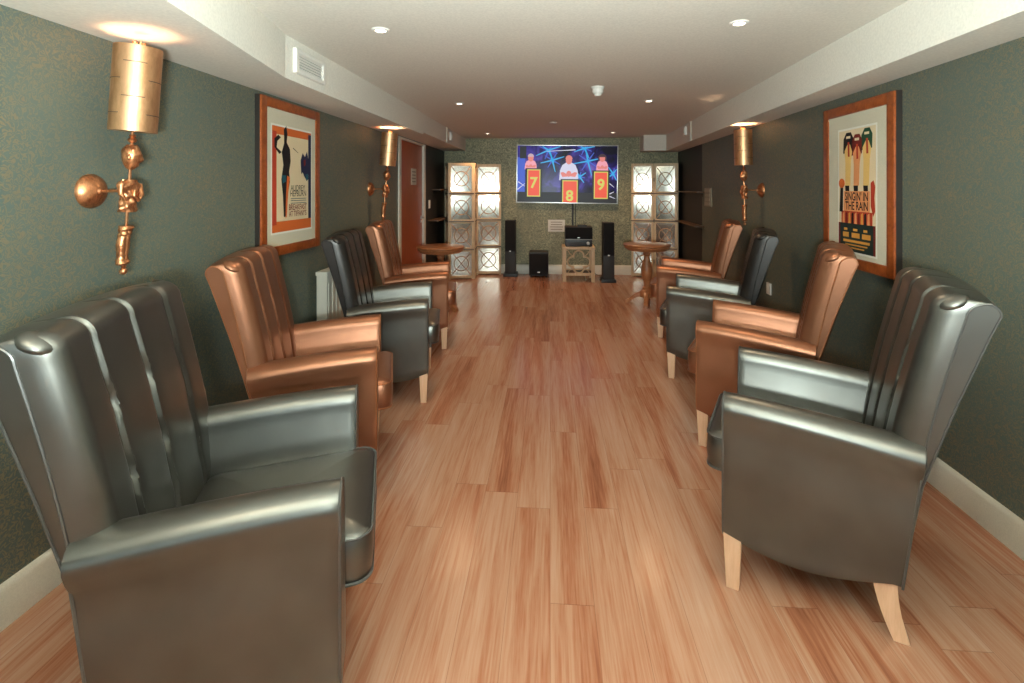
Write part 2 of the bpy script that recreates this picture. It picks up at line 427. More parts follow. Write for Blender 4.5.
# soffit fittings
t = thing('air_vent', 'white slatted air vent grille set in left bulkhead face', 'vent', (-1.396, 2.88, 2.10), PI / 2 - .009)
m = MB()
m.loft([[(sx * (u), y, sz * (v)) for sx, sz in ((-1, -1), (1, -1), (1, 1), (-1, 1))] for u, v, y in ((.178, .068, .004), (.178, .068, -.014), (.174, .064, -.018), (.148, .046, -.018), (.145, .043, -.014), (.145, .043, .004))], True, False, 0, True)
m.build('frame', 'white_plastic', t, smooth=0)
MB().box((-.145, -.003, -.048), (.145, 0, .048)).build('backing', 'grey_slat', t, smooth=0)
for i in range(6):
    z = -.038 + i * .0152
    MB().box((-.144, -.006, -.0012), (.144, .006, .0012), M=Matrix.Translation((0, -.009, z)) @ Matrix.Rotation(math.radians(-35), 4, 'X')).build('slat', 'white_plastic', t, smooth=0)
for lab, x, y, z, rz in (('small white sensor box on bulkhead above the brown door', -1.385, 7.03, 2.115, PI / 2), ('small white sensor box on bulkhead above beige switch panel', XR(6.66) - .25, 6.66, 2.125, -PI / 2 - AR)):
    t = thing('ceiling_sensor', lab, 'sensor', (x, y, z), rz)
    MB().box((-.055, -.03, -.055), (.055, 0, .055), .006).build('housing', 'white_plastic', t)
    MB().box((-.03, -.036, -.03), (.03, -.028, .03), .004).build('cover', 'white_gloss', t)

# downlights, smoke detector
SP_LAB = ['recessed ceiling spotlight in front of the white air vent', 'recessed ceiling spotlight closest to front beside the right bulkhead',
          'recessed ceiling spotlight above the pewter armchair beside the radiator', 'recessed ceiling spotlight just behind the smoke detector',
          'tiny far ceiling spotlight above left mirrored folding screen', 'tiny far ceiling spotlight above right end of television',
          'ceiling spotlight overhead behind the viewpoint on vent side', 'ceiling spotlight overhead behind the viewpoint away from vent']
for (x, y), lab in zip(SPOT_POS, SP_LAB):
    t = thing('ceiling_spotlight', lab, 'ceiling light', (x, y, ZC), 0, 'recessed ceiling spotlights')
    m = MB(); m.lathe([(0.027, 0.0), (0.027, -0.004), (0.030, -0.008), (0.040, -0.008), (0.046, -0.003), (0.046, 0.0)], 28); m.build('bezel', 'white_plastic', t)
    MB().lathe([(0.027, -0.0005), (0.027, -0.003), (0.012, -0.0045)], 20).build('lens', 'lamp_lens', t)
    L = lamp('spotlight_beam', 'SPOT', (0, 0, -0.02), SPOT_W * (2.3 if y > 7 else 1.9 if y > 4 else 1.0), WARM if y < 4 else (1.0, 0.61, 0.33), spot_size=math.radians(125), spot_blend=0.8, shadow_soft_size=0.04); L.parent = t
t = thing('smoke_detector', 'white domed smoke detector hanging from middle of ceiling', 'smoke detector', (0.385, 4.17, ZC))
MB().lathe([(0.052, 0), (0.052, -.012), (0.048, -.016)], 28).build('base', 'white_plastic', t)
MB().lathe([(0.044, -.014), (0.044, -.045), (0.036, -.055), (0.03, -.056), (0.028, -.07), (0.02, -.076)], 28).build('chamber', 'white_plastic', t)
t = thing('ceiling_rose', 'tiny flat white disc on ceiling beyond the smoke detector', 'ceiling fitting', (0.04, 6.38, ZC))
MB().lathe([(0.05, 0), (0.05, -.006), (0.04, -.012)], 24).build('disc', 'white_plastic', t)

# radiator
t = thing('radiator', 'white panel radiator on wall behind pewter armchair', 'radiator', (XL + .003, 3.89, 0), PI / 2)
m = MB(); m.box((-.255, -.115, .14), (.255, -.035, .765), .008); m.build('panel', 'white_gloss', t)
m = MB(); m.box((-.26, -.12, .755), (.26, -.03, .785), .004)
m.build('top_grille', 'white_gloss', t)
m = MB()
for i in range(7): m.box((-.235 + i * .069, -.121, .2), (-.205 + i * .069, -.113, .7), .004)
m.build('rib_panel', 'white_gloss', t)
for s in (-1, 1): MB().box((s * .15 - .02, -.04, .25), (s * .15 + .02, 0, .65)).build('bracket', 'white_gloss', t)
m = MB(); m.tube([(-.22, -.075, .145), (-.22, -.075, 0)], .009); m.build('pipe', 'white_gloss', t)

# ------------------------------------------------------------------ armchairs
HW = 0.345
def yy(t): return t - 0.30
def make_chair(leather_m, pipe_m):
    root = bpy.data.objects.new('wing_armchair', None); COL.objects.link(root); root.empty_display_size = .1
    # --- backrest
    seams = [-0.195, -0.01, 0.185]
    xs = set()
    n = 56; hb = 0.342
    for i in range(n + 1): xs.add(round(-hb + 2 * hb * i / n, 4))
    for s in seams:
        for d in (-.03, -.025, -.02, -.016, -.012, -.008, -.0055, -.003, 0, .003, .0055, .008, .012, .016, .02, .025): xs.add(round(s + d, 4))
    for d in (0, .0022, .005, .009, .014, .020, .027, .036, .045): xs.add(round(-hb + d, 4)); xs.add(round(hb - d, 4))
    xs = sorted(xs); xx = [xs[0]]
    for x in xs[1:]:
        if x - xx[-1] > .0018: xx.append(x)
    if xx[-1] < hb: xx[-1] = hb
    def tf(z): return .455 + .135 * (z - .38) / .67 - .012 * math.sin(PI * min(1, max(0, (z - .38) / .67)))
    def tr(z): return .52 + .05 * (z - .19) / .31 if z < .5 else .57 + .165 * (z - .5) / .55
    def groove(x, z, arc):
        fade = min(1, max(0, (z - .36) / .12))
        g = 0
        for i, s in enumerate(seams):
            wob = 0.0
            for zb in (.88, .70, .55):
                wob += .010 * (-1 if s > 0 else 1) * math.exp(-((z - zb) / .03) ** 2)
            d = x - s - wob
            sg = 1 if s < 0 else -1
            g += -.0085 * math.exp(-(d / .0048) ** 2) + .0085 * math.exp(-((d + sg * .011) / .007) ** 2)
            for k, zb in enumerate((.88, .70)):
                if arc == 0: g += .006 * math.exp(-((x - s) / .018) ** 2 - ((z - zb) / .016) ** 2)
        edges = [-hb] + seams + [hb]
        for a, b in zip(edges[:-1], edges[1:]):
            if a <= x <= b:
                u = (x - a) / (b - a); g -= .006 * (1 - (2 * u - 1) ** 4)
        return g * fade
    def section(x):
        u = abs(x) / hb
        zt = 1.094 - .014 * u * u
        e = hb - abs(x); R = .045
        cc = 0 if e >= R else 1 - math.sqrt(max(0, 1 - ((R - e) / R) ** 2))
        ed = .075 * cc; edz = .010 * cc
        pts = []
        nf = 40
        for i in range(nf):
            z = .30 + (zt - .055 - .30) * i / (nf - 1)
            pts.append((tf(z) + groove(x, z, 0) + ed, z))
        z0 = zt - .055; t0 = tf(z0)
        for k in range(1, 8):                                  # front top roll
            a = PI / 2 * k / 7; g = groove(x, 1.0, 1) * (1 - .55 * k / 7)
            pts.append((t0 + .055 * (1 - math.cos(a)) + g * math.cos(a) + ed, z0 + .055 * math.sin(a) - g * math.sin(a) - edz * math.sin(a)))
        ttop = tr(zt) - .036
        for k in range(1, 5):
            f = k / 4; g = groove(x, 1.0, 1) * .45 * (1 - f)
            pts.append((t0 + .055 + ed + (ttop - t0 - .055 - ed) * f, zt - g - edz * (1 - .4 * f) - .006 * f))
        for k in range(1, 6):
            a = PI / 2 * k / 5
            pts.append((ttop + .026 * math.sin(a), zt - .006 - edz * .6 - .03 * (1 - math.cos(a))))
        for i in range(1, 15):
            z = zt - .04 - (zt - .04 - .19) * i / 14
            pts.append((tr(z) - .012 * cc * min(1, (zt - z - .036) / .3), z))
        pts.append((.49, .19)); pts.append((.47, .25))
        return pts
    m = MB(); rings = []
    for x in xx:
        lo = .320 / .342
        ring = []
        for t, z in section(x):
            k = lo + (1 - lo) * (z - .19) / .90
            ring.append((x * k, yy(t), z))
        rings.append(ring)
    m.loft(rings)
    back = m.build('backrest', leather_m, root, smooth=50)
    # side piping following the front edge of each side panel and the crown corner
    for s in (-1, 1):
        sec = section(hb); ring = [(s * hb * (.9357 + .0643 * (z - .19) / .90), yy(t), z) for t, z in sec]
        path = [(x + s * .001, y, z) for x, y, z in ring[10:47]]
        MB().tube(path, .0035, 6).build('piping', pipe_m, back)
        path = [(x + s * .001, y, z) for x, y, z in ring[46:66]]
        MB().tube(path, .003, 6).build('piping', pipe_m, back)
        m = MB(); m.ball((s * (hb - .028), yy(tf(1.03) + .050), 1.064), (.032, .042, .017), rot=Matrix.Rotation(math.radians(28), 3, 'X') @ Matrix.Rotation(math.radians(18 * s), 3, 'Y'))
        m.build('corner_pleat', leather_m, back)
    # --- armrests
    aw = .088
    def arm_top(t): return .672 - .040 * max(0, t / .56) ** 1.6
    def arm_bot(t): return .188 - .045 * math.sin(PI * min(1, max(0, t / .53)))
    def arm_section(t, sh=0.0):
        zt = arm_top(t) - sh; zb = arm_bot(t) + sh; r = aw / 2
        roll = .008 + .012 * min(1, max(0, t / .5))
        p = [(sh - .04, zb), (sh - .04, zb + .12), (sh - .04, zt - .20), (sh - .024, zt - .135), (sh - .008, zt - .08)]
        for k in range(0, 13):
            a = PI - PI * k / 12
            x = r + (r - sh + .004) * math.cos(a); 
            if math.cos(a) > 0: x += roll * math.cos(a)
            p.append((x, zt - .05 + .05 * math.sin(a)))
        p += [(aw - sh + roll * .9, zt - .075), (aw - sh + roll * .35, zt - .10), (aw - sh + .002, zt - .125), (aw - sh + .005, zt - .2), (aw - sh + .006, (zt + zb) / 2), (aw - sh + .003, zb + .06), (aw - sh - .002, zb + .015), (aw - sh - .010, zb)]
        return p
    def tend(z): return .515 + .055 * min(1, max(0, (z - .19) / .43))
    for s in (-1, 1):
        m = MB(); rings = []
        T = [(0, .007), (.003, .002), (.008, 0)] + [(.008 + .552 * i / 22, 0) for i in range(1, 23)] + [(.562, .003), (.565, .010)]
        for t, sh in T:
            ring = []
            for x, z in arm_section(t, sh):
                tt = t * tend(z) / .565
                xin = 0.0
                ring.append((s * (HW - aw + x), yy(tt), z))
            rings.append(ring)
        m.loft(rings)
        arm = m.build('armrest', leather_m, root, smooth=42)
        fp = [(s * (HW - aw + x), yy(.004), z) for x, z in arm_section(.004, .0015)]
        MB().tube(fp, .0038, 6, closed=True).build('piping', pipe_m, arm)
        rp = [(s * (HW + .004), yy(tend(z) - .006), z) for z in [.19 + .40 * i / 10 for i in range(11)]]
        MB().tube(rp, .0038, 6).build('piping', pipe_m, arm)
    # --- seat base and cushion
    m = MB(); m.box((-(HW - aw + .004), yy(.018), .20), (HW - aw + .004, yy(.50), .372), .012)
    m.build('seat_base', leather_m, root)
    cw, c0, c1, rad = .236, -.066, .475, .05
    def outline(inset, N=9):
        out = []; r = max(.004, rad - inset)
        x1, y0, y1 = cw - inset, c0 + inset, c1 - inset
        for cx, cy, a0 in ((x1 - r, y0 + r, -PI / 2), (x1 - r, y1 - r, 0), (-x1 + r, y1 - r, PI / 2), (-x1 + r, y0 + r, PI)):
            for k in range(N + 1):
                a = a0 + PI / 2 * k / N; out.append((cx + r * math.cos(a), cy + r * math.sin(a)))
        return out
    def cz(z, t): return z - .035 * max(0, t) / .5
    m = MB(); rings = []
    for ins, z in ((.03, .352), (.006, .354), (0, .362), (-.004, .41), (0, .468), (.005, .476), (.02, .484), (.06, .493), (.11, .499), (.17, .502), (.23, .503)):
        rings.append([(x, yy(t), cz(z, t)) for x, t in outline(ins)])
    m.loft(rings)
    cu = m.build('seat_cushion', leather_m, root, smooth=50)
    for ins, z in ((-.001, .474), (-.001, .358)):
        MB().tube([(x, yy(t), cz(z, t)) for x, t in outline(ins)], .0042, 6, closed=True).build('piping', pipe_m, cu)
    # --- legs
    for s in (-1, 1):
        m = MB(); rings = []
        for z, w, dy in ((.20, .029, 0), (.10, .025, .001), (.004, .0205, .003), (0, .019, .003)):
            cx = s * (HW - .034); cy = yy(.034) - dy * 0
            rings.append([(cx + a * w, cy + b * w, z) for a, b in ((-1, -1), (1, -1), (1, 1), (-1, 1))])
        m.loft(rings); m.build('leg', 'beech', root, smooth=25)
        m = MB(); rings = []
        for i in range(8):
            f = i / 7; z = .20 * (1 - f); w = .033 - .012 * f; back_off = .045 * f ** 1.7
            cx = s * (HW - .045 - .004 * f); cy = yy(.468 + back_off)
            rings.append([(cx + a * w * .75, cy + b * w, z) for a, b in ((-1, -1), (1, -1), (1, 1), (-1, 1))])
        m.loft(rings); m.build('leg', 'beech', root, smooth=25)
    return root

proto = {'pewter': make_chair('pewter_leather', 'pewter_piping')}
def recolour(o, to='copper'):
    for sl in o.material_slots:
        nm = sl.material.name.replace('pewter', to)
        sl.link = 'OBJECT'; sl.material = MAT[nm]
CH = [  # colour, near arm front, far arm front, width-direction angle, side, label
    ('pewter', (-.50, 1.20), (-.72, 1.88), 107.8, -1, 'large pewter leather armchair closest to the camera under the biggest gold sconce'),
    ('copper', (-.745, 2.25), (-.985, 2.94), 107.2, -1, 'copper leather armchair under the framed poster with an orange border'),
    ('pewter', (-.745, 3.27), (-.915, 3.99), 101.0, -1, 'pewter leather armchair with shade painted onto its back in front of the white radiator'),
    ('copper', (-.85, 4.38), (-1.01, 5.10), 100.0, -1, 'copper leather armchair below gold sconce next to the brown door'),
    ('pewter', (.605, 1.85), (.875, 2.45), 65.4, 1, 'pewter leather armchair at front right with two pale wooden legs in full view'),
    ('copper', (.79, 2.86), (1.08, 3.45), 64.5, 1, 'copper leather armchair under the framed poster of tall yellow columns'),
    ('pewter', (.85, 3.82), (1.09, 4.50), 70.0, 1, 'pewter leather armchair with shade painted onto its back in front of small low wall socket'),
    ('copper', (1.0, 4.90), (1.18, 5.51), 73.5, 1, 'copper leather armchair beside the round table near beige switch panel'),
]
first = True
for colr, a, b, ang, side, lab in CH:
    w = Vector((math.cos(math.radians(ang)), math.sin(math.radians(ang))))
    f = Vector((w.y, -w.x)) if side < 0 else Vector((-w.y, w.x))
    mid = (Vector(a) + Vector(b)) / 2
    c = mid - f * 0.30
    o = proto['pewter'] if first else copy_tree(proto['pewter'])
    first = False
    o.location = (c.x, c.y, 0); o.rotation_euler = (0, 0, math.atan2(f.x, -f.y))
    o.scale = (1.04 if side < 0 else .985, 1, 1)
    tag(o, lab, 'armchair', 'pewter and copper leather armchairs along the walls')
    o.scale.y = .91 if a[1] == 3.27 else .95 if side < 0 and a[1] > 2 else 1.0
    if colr == 'pewter' and a[1] > 3:  # far pewter backs get the copy that has shade in its colour
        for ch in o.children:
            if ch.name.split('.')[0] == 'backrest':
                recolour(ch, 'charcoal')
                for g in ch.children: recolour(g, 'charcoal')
    if colr == 'copper':
        for ch in o.children:
            if ch.name.split('.')[0] != 'leg': recolour(ch)
            for g in ch.children: recolour(g)

# ------------------------------------------------------------------ gold figure sconces
def make_sconce():
    root = bpy.data.objects.new('wall_sconce', None); COL.objects.link(root); root.empty_display_size = .1
    P = -.155
    RX = Matrix.Rotation(PI / 2, 4, 'X')           # lathe axis z -> -y
    MB().lathe([(.066, 0), (.066, .004), (.062, .012), (.053, .022), (.036, .034), (.014, .042), (.010, .05), (0.0, .052)], 28, RX).build('backplate', 'copper_gilt', root)
    MB().tube([(0, -.045, 0), (0, -.10, .001), (0, P + .012, 0)], .0055).build('arm', 'copper_gilt', root)
    piv = (0, P, 0)
    # stem
    m = MB(); m.tube([(0, 0, .26), (0, 0, .1), (0, 0, 0), (0, 0, -.298)], .0052, 8)
    m.lathe([(.005, .182), (.012, .186), (.015, .193), (.012, .2), (.006, .204), (.012, .209), (.009, .214), (.004, .215)], 14)
    m.lathe([(0.002, -.318), (.010, -.314), (.0135, -.305), (.011, -.296), (.006, -.292), (.009, -.285), (.004, -.28)], 14)
    m.build('stem', 'copper_gilt', root, loc=piv)
    # head with face
    m = MB(); rings = []
    for i in range(17):
        f = i / 16; z = .082 + .094 * f
        r = .0325 * math.sin(PI * (0.06 + .90 * f)) ** .62 * (0.80 + .25 * f)
        ring = []
        for k in range(28):
            a = 2 * PI * k / 28; c = math.cos(a - math.radians(-60))      # face turned towards the room
            rr = r * (1 + .10 * max(0, c))
            fz = (f - .42) / .10; nose = .011 * math.exp(-fz * fz) * math.exp(-((1 - c) / .03))
            brow = .004 * math.exp(-((f - .60) / .05) ** 2) * max(0, c); eye = -.006 * math.exp(-((f - .53) / .045) ** 2) * math.exp(-((abs((1 - c) - .10)) / .05))
            mouth = -.004 * math.exp(-((f - .27) / .03) ** 2) * math.exp(-(1 - c) / .08); chin = .004 * math.exp(-((f - .15) / .06) ** 2) * max(0, c) ** 3
            hair = .006 * (0.5 + .5 * math.sin(a * 7 + f * 22)) * max(0, min(1, (f - .55) * 5 - 1.2 * max(0, c)))
            rr += nose + brow + eye + mouth + chin + max(0, hair)
            ring.append((rr * math.cos(a), rr * math.sin(a), z))
        rings.append(ring)
    m.loft(rings)
    for s in (-1, 1):
        a = math.radians(-60) + s * PI / 2
        m.ball((.031 * math.cos(a), .031 * math.sin(a), .128), (.006, .006, .012))
    m.build('figure_head', 'copper_gilt', root, loc=piv)
    # torso fragment
    m = MB(); rings = []
    for i in range(19):
        f = i / 18; z = -.078 + .122 * f
        wx = .030 + .012 * math.exp(-((f - .82) / .18) ** 2) - .004 * math.exp(-((f - .42) / .15) ** 2) + .004 * math.exp(-((f - .1) / .12) ** 2)
        wy = .022 + .006 * math.exp(-((f - .7) / .2) ** 2)
        if f > .93: wx *= .8; wy *= .75
        ring = []
        for k in range(28):
            a = 2 * PI * k / 28
            fold = .0035 * math.sin(a * 6 + f * 14) + .0025 * math.sin(a * 3 - f * 20)
            ring.append(((wx + fold) * math.cos(a), (wy + fold) * math.sin(a), z))
        rings.append(ring)
    m.loft(rings)
    m.tube([(.038, -.006, .026), (.034, -.022, -.012), (.012, -.03, -.03), (-.008, -.028, -.014), (-.004, -.027, .006)], [.012, .010, .009, .008, .006], 10)   # folded arm
    m.ball((-.038, -.002, .022), (.014, .014, .018)); m.tube([(-.04, -.004, .02), (-.046, -.010, -.01), (-.036, -.018, -.026)], [.011, .009, .005], 10)
    m.build('figure_torso', 'copper_gilt', root, loc=piv)
    # draped legs
    m = MB(); rings = []
    for i in range(25):
        f = i / 24; z = -.132 - .146 * f
        w = .024 + .004 * math.exp(-((f - .04) / .05) ** 2) - .005 * f + .006 * math.exp(-((f - .93) / .06) ** 2) + .003 * math.exp(-((f - .5) / .1) ** 2)
        ox = -.012 * math.sin(PI * f) * .6 - .006 * f
        ring = []
        for k in range(28):
            a = 2 * PI * k / 28
            split = -.006 * math.exp(-((math.cos(a)) / .22) ** 2) * (1 if .12 < f < .9 else .2)
            wrap = .0022 * math.sin(f * 50 + a) * (1 if (f < .28 or f > .8) else .35)
            ring.append((ox + (w + split + wrap) * math.cos(a), (w * .8 + split + wrap) * math.sin(a), z))
        rings.append(ring)
    m.loft(rings); m.build('figure_legs', 'copper_gilt', root, loc=piv)
    # shade: open drum of stacked gold bands with narrow slits
    z0, z1, R = .226, .543, .0775
    m = MB(); n = 48
    prof = []
    for zz in (z0, z0 + .004): prof.append((R, zz))
    prof += [(R, z1)]
    rings = [[(r * math.cos(2 * PI * k / n), r * math.sin(2 * PI * k / n), z) for k in range(n)] for r, z in prof + [(R - .003, z1), (R - .003, z0 + .003), (.006, z0 + .003), (.006, z0)]]
    m.loft(rings, True, False, 0, True)
    sh = m.build('lamp_shade', 'gold_leaf', root, loc=piv, smooth=35)
    for i in range(1, 5):
        zc = z0 + (z1 - z0) * i / 5
        for k in range(3):
            a0 = 2 * PI * k / 3 + (i % 2) * 1.05 - .9
            MB().tube([((R + .0003) * math.cos(a0 + .95 * j / 12), (R + .0003) * math.sin(a0 + .95 * j / 12), zc) for j in range(13)], .0016, 5).build('slit', 'slit_dark', sh)
    m = MB(); m.tube([(0, 0, .26), (0, 0, .545)], .004, 8)
    m.tube([(-R + .003, 0, .515), (R - .003, 0, .515)], .002, 6); m.tube([(0, -R + .003, .515), (0, R - .003, .515)], .002, 6)
    for k in range(6):
        a = 2 * PI * k / 6; m.tube([(.004 * math.cos(a), .004 * math.sin(a), .535), (.014 * math.cos(a), .014 * math.sin(a), .55), (.020 * math.cos(a), .020 * math.sin(a), .566)], [.005, .0055, .002], 6)
    m.build('finial', 'copper_gilt', root, loc=piv)
    MB().ball((0, 0, .40), (.022, .022, .036)).build('bulb', 'bulb_glow', root, loc=piv)
    return root
sc0 = make_sconce()
TILT = ('stem', 'figure_head', 'figure_torso', 'figure_legs', 'lamp_shade', 'finial', 'bulb')
SCN = [(XL, 1.825, 1.388, PI / 2, 4.2, 'largest gold figure wall sconce, above the pewter armchair closest to the camera'),
       (XL, 4.86, 1.39, PI / 2, 4.6, 'gold figure wall sconce between orange bordered poster and brown door'),
       (XR(4.75), 4.75, 1.38, -PI / 2 - AR, 1.2, 'gold figure wall sconce between yellow columns poster and beige switch panel'),
       (XR(1.45), 1.45, 1.385, -PI / 2 - AR, 1.5, 'gold figure wall sconce just out of view past the yellow columns poster')]
for i, (x, y, z, rz, lean, lab) in enumerate(SCN):
    o = sc0 if i == 0 else copy_tree(sc0)
    o.location = (x, y, z); o.rotation_euler = (0, 0, rz)
    tag(o, lab, 'wall lamp', 'gold figure wall sconces')
    for ch in o.children:
        if ch.name.split('.')[0] in TILT: ch.rotation_euler = (math.radians(lean), 0, 0)
    L = lamp('sconce_glow', 'POINT', (0, -.155 - .40 * math.sin(math.radians(lean)), .465), BULB_W, (1.0, .66, .40), shadow_soft_size=.025); L.parent = o

# ------------------------------------------------------------------ framed posters
plain('ink_orange', srgb(214, 104, 44), 0.6); plain('ink_red', srgb(186, 62, 36), 0.6); plain('ink_navy', srgb(30, 38, 70), 0.6)
plain('ink_cream', srgb(226, 206, 168), 0.7); plain('ink_black', srgb(22, 18, 20), 0.6); plain('ink_teal', srgb(30, 92, 104), 0.6)
plain('ink_maroon', srgb(120, 34, 26), 0.6); plain('ink_yellow', srgb(232, 190, 112), 0.6); plain('ink_green', srgb(28, 74, 50), 0.6)
plain('ink_darkgreen', srgb(24, 44, 40), 0.6); plain('ink_peach', srgb(226, 150, 96), 0.6); plain('ink_gold', srgb(214, 150, 62), 0.6)
INKS = ['ink_orange', 'ink_red', 'ink_navy', 'ink_cream', 'ink_black', 'ink_teal', 'ink_maroon', 'ink_yellow', 'ink_green', 'ink_darkgreen', 'ink_peach', 'ink_gold']
def poster(label, loc, rz, W, H, win, art):
    t = thing('framed_poster', label, 'picture', loc, rz, None)
    fw, d = .062, .042
    m = MB()
    for s in (-1, 1):
        m.box((s * (W / 2 - fw / 2) - fw / 2, -d, -H / 2), (s * (W / 2 - fw / 2) + fw / 2, -.006, H / 2), .006)
        m.box((-W / 2 + fw * .5, -d + .0005, s * (H / 2 - fw / 2) - fw / 2), (W / 2 - fw * .5, -.006, s * (H / 2 - fw / 2) + fw / 2), .006)
    m.build('frame', 'frame_wood', t)
    m = MB()
    e = .002
    m.box((-W / 2 - e, -.030, -H / 2 - e), (W / 2 + e, 0, H / 2 + e), .001)
    m.build('backing', 'dark_edge', t, smooth=0)
    MB().box((-W / 2 + fw - .004, -.034, -H / 2 + fw - .004), (W / 2 - fw + .004, -.029, H / 2 - fw + .004)).build('mat_board', 'mat_board', t, smooth=0)
    x0, x1, z0, z1 = win
    MB().box((x0 - .012, -.0346, z0 - .012), (x1 + .012, -.0339, z1 + .012)).build('mat_line', 'mat_line', t, smooth=0)
    m = MB()
    def rect(u0, v0, u1, v1, ink, ly):
        y = -.0348 - ly * .0004
        a, b = x0 + (x1 - x0) * u0, x0 + (x1 - x0) * u1; c, d_ = z1 - (z1 - z0) * v0, z1 - (z1 - z0) * v1
        m.faces([(a, y, d_), (b, y, d_), (b, y, c), (a, y, c)], [(0, 1, 2, 3)], INKS.index(ink))
    def poly(pts, ink, ly):
        y = -.0348 - ly * .0004
        m.faces([(x0 + (x1 - x0) * u, y, z1 - (z1 - z0) * v) for u, v in pts], [tuple(range(len(pts)))], INKS.index(ink))
    def text(s, u, v, size, ink, ly, sx=1.0, bold=0.0):
        y = -.0348 - ly * .0004
        vs, fs = text_mesh(s, size, bold=bold)
        cx, cz_ = x0 + (x1 - x0) * u, z1 - (z1 - z0) * v
        m.faces([(cx + p.x * sx, y, cz_ + p.y) for p in vs], fs, INKS.index(ink))
    art(rect, poly, text)
    bmx = m.bm
    me = bpy.data.meshes.new('print'); bmx.to_mesh(me); bmx.free()
    for k in INKS: me.materials.append(MAT[k])
    o = bpy.data.objects.new('print', me); COL.objects.link(o); o.parent = t
    return t
def oval(cu, cv, ru, rv, n=24): return [(cu + ru * math.cos(2 * PI * k / n), cv + rv * math.sin(2 * PI * k / n)) for k in range(n)]
def art_left(rect, poly, text):
    rect(0, 0, 1, 1, 'ink_cream', 0)
    rect(0, 0, 1, .075, 'ink_orange', 1); rect(0, .90, 1, 1, 'ink_orange', 1); rect(0, .05, .10, .93, 'ink_red', 2); rect(.92, .02, 1, .90, 'ink_navy', 2)
    # tall slender dark vase standing on an orange stem (plain stand-in artwork)
    poly([(.27, .02), (.33, -.02), (.36, .06), (.34, .14), (.42, .20), (.44, .32), (.40, .42), (.42, .52), (.36, .66), (.31, .86), (.27, .86), (.25, .66), (.21, .50), (.26, .36), (.22, .24), (.28, .15)], 'ink_black', 3)
    poly([(.35, .46), (.42, .48), (.38, .62), (.34, .86), (.31, .88), (.32, .66)], 'ink_orange', 4)
    poly([(.22, .46), (.32, .46), (.32, .52), (.24, .54)], 'ink_teal', 4)
    poly([(.05, .12), (.14, .08), (.20, .10), (.12, .14), (.10, .20), (.22, .24), (.16, .26), (.05, .20)], 'ink_black', 3)
    poly([(.70, .30), (.76, .22), (.82, .26), (.88, .20), (.93, .30), (.92, .44), (.86, .50), (.80, .46), (.76, .42), (.72, .44)], 'ink_navy', 3)
    poly([(.78, .30), (.84, .28), (.84, .34), (.79, .36)], 'ink_maroon', 4); poly([(.84, .44), (.91, .43), (.92, .49), (.86, .51)], 'ink_teal', 4)
    poly([(.50, .18), (.64, .225), (.64, .23), (.50, .19)], 'ink_black', 3)
    text('AUDREY', .63, .585, .056, 'ink_black', 4, .92); text('HEPBURN', .64, .640, .056, 'ink_black', 4, .92)
    for v in (.685, .705, .73): rect(.44, v, .86, v + .006, 'ink_teal', 4)
    text("BREAKFAST", .63, .775, .054, 'ink_maroon', 4, .88, .0007); text("AT TIFFANY'S", .63, .84, .052, 'ink_maroon', 4, .76, .0007)
def art_right(rect, poly, text):
    rect(0, 0, 1, 1, 'ink_cream', 0)
    for (u, top, cap) in ((.28, .02, 'ink_black'), (.52, .045, 'ink_maroon'), (.78, .01, 'ink_green')):
        # plain stand-in artwork: three tall pale columns with dark domed caps
        poly([(u - .14, top + .05), (u - .06, top), (u + .07, top), (u + .14, top + .05), (u + .13, top + .16), (u - .15, top + .17)], cap, 2)
        poly([(u - .11, top + .15), (u - .03, top + .10), (u + .05, top + .10), (u + .11, top + .16), (u + .075, top + .24), (u + .055, .46), (u - .09, .46), (u - .085, top + .25)], 'ink_yellow' if cap != 'ink_maroon' else 'ink_peach', 3)
        poly([(u - .02, top + .08), (u + .03, top + .08), (u + .04, top + .20), (u - .01, top + .20)], 'ink_red', 4)
        poly([(u - .09, .46), (u + .03, .46), (u + .03, .51), (u - .08, .51)], 'ink_black', 4)
        rect(u - .06, top + .03, u + .06, top + .05, 'ink_cream', 4)
    poly(oval(.09, .44, .09, .04), 'ink_orange', 5); poly([(.05, .47), (.13, .47), (.12, .68), (.02, .68)], 'ink_black', 4)
    poly([(.88, .44), (.95, .42), (.99, .47), (.97, .56), (.99, .66), (.94, .70), (.88, .62)], 'ink_red', 4)
    rect(.15, .505, .86, .67, 'ink_peach', 5)
    text("SINGIN' IN", .505, .552, .070, 'ink_black', 6, 0.74, .0012); text('THE RAIN', .51, .628, .070, 'ink_black', 6, .78, .0012)
    rect(.08, .67, .92, .80, 'ink_red', 3)
    for k in range(9):
        u = .12 + .085 * k
        poly([(u, .69), (u + .05, .675), (u + .06, .80), (u - .01, .80)], ('ink_peach', 'ink_maroon', 'ink_gold', 'ink_black')[k % 4], 4)
    rect(0, .77, 1, 1, 'ink_darkgreen', 5)
    rect(0, .77, .05, 1, 'ink_maroon', 6); rect(.95, .77, 1, 1, 'ink_maroon', 6)
    for u0, u1, v0, v1 in ((.16, .26, .81, .83), (.42, .54, .81, .83), (.70, .80, .81, .83), (.13, .30, .845, .885), (.38, .60, .845, .885), (.66, .88, .845, .885), (.14, .86, .905, .925), (.2, .8, .94, .95), (.28, .72, .965, .975)):
        rect(u0, v0, u1, v1, 'ink_gold', 6)
poster('framed poster with orange border, dark slender shape and blue stripe', (XL, 3.30, 1.465), PI / 2, .77, .985, (-.26, .255, -.345, .325), art_left)
PW_ = .745
poster('framed poster of tall yellow columns over dark green block', (XR(3.17), 3.17, 1.415), -PI / 2 - AR, PW_, .985, (-.185, .205, -.395, .335), art_right)

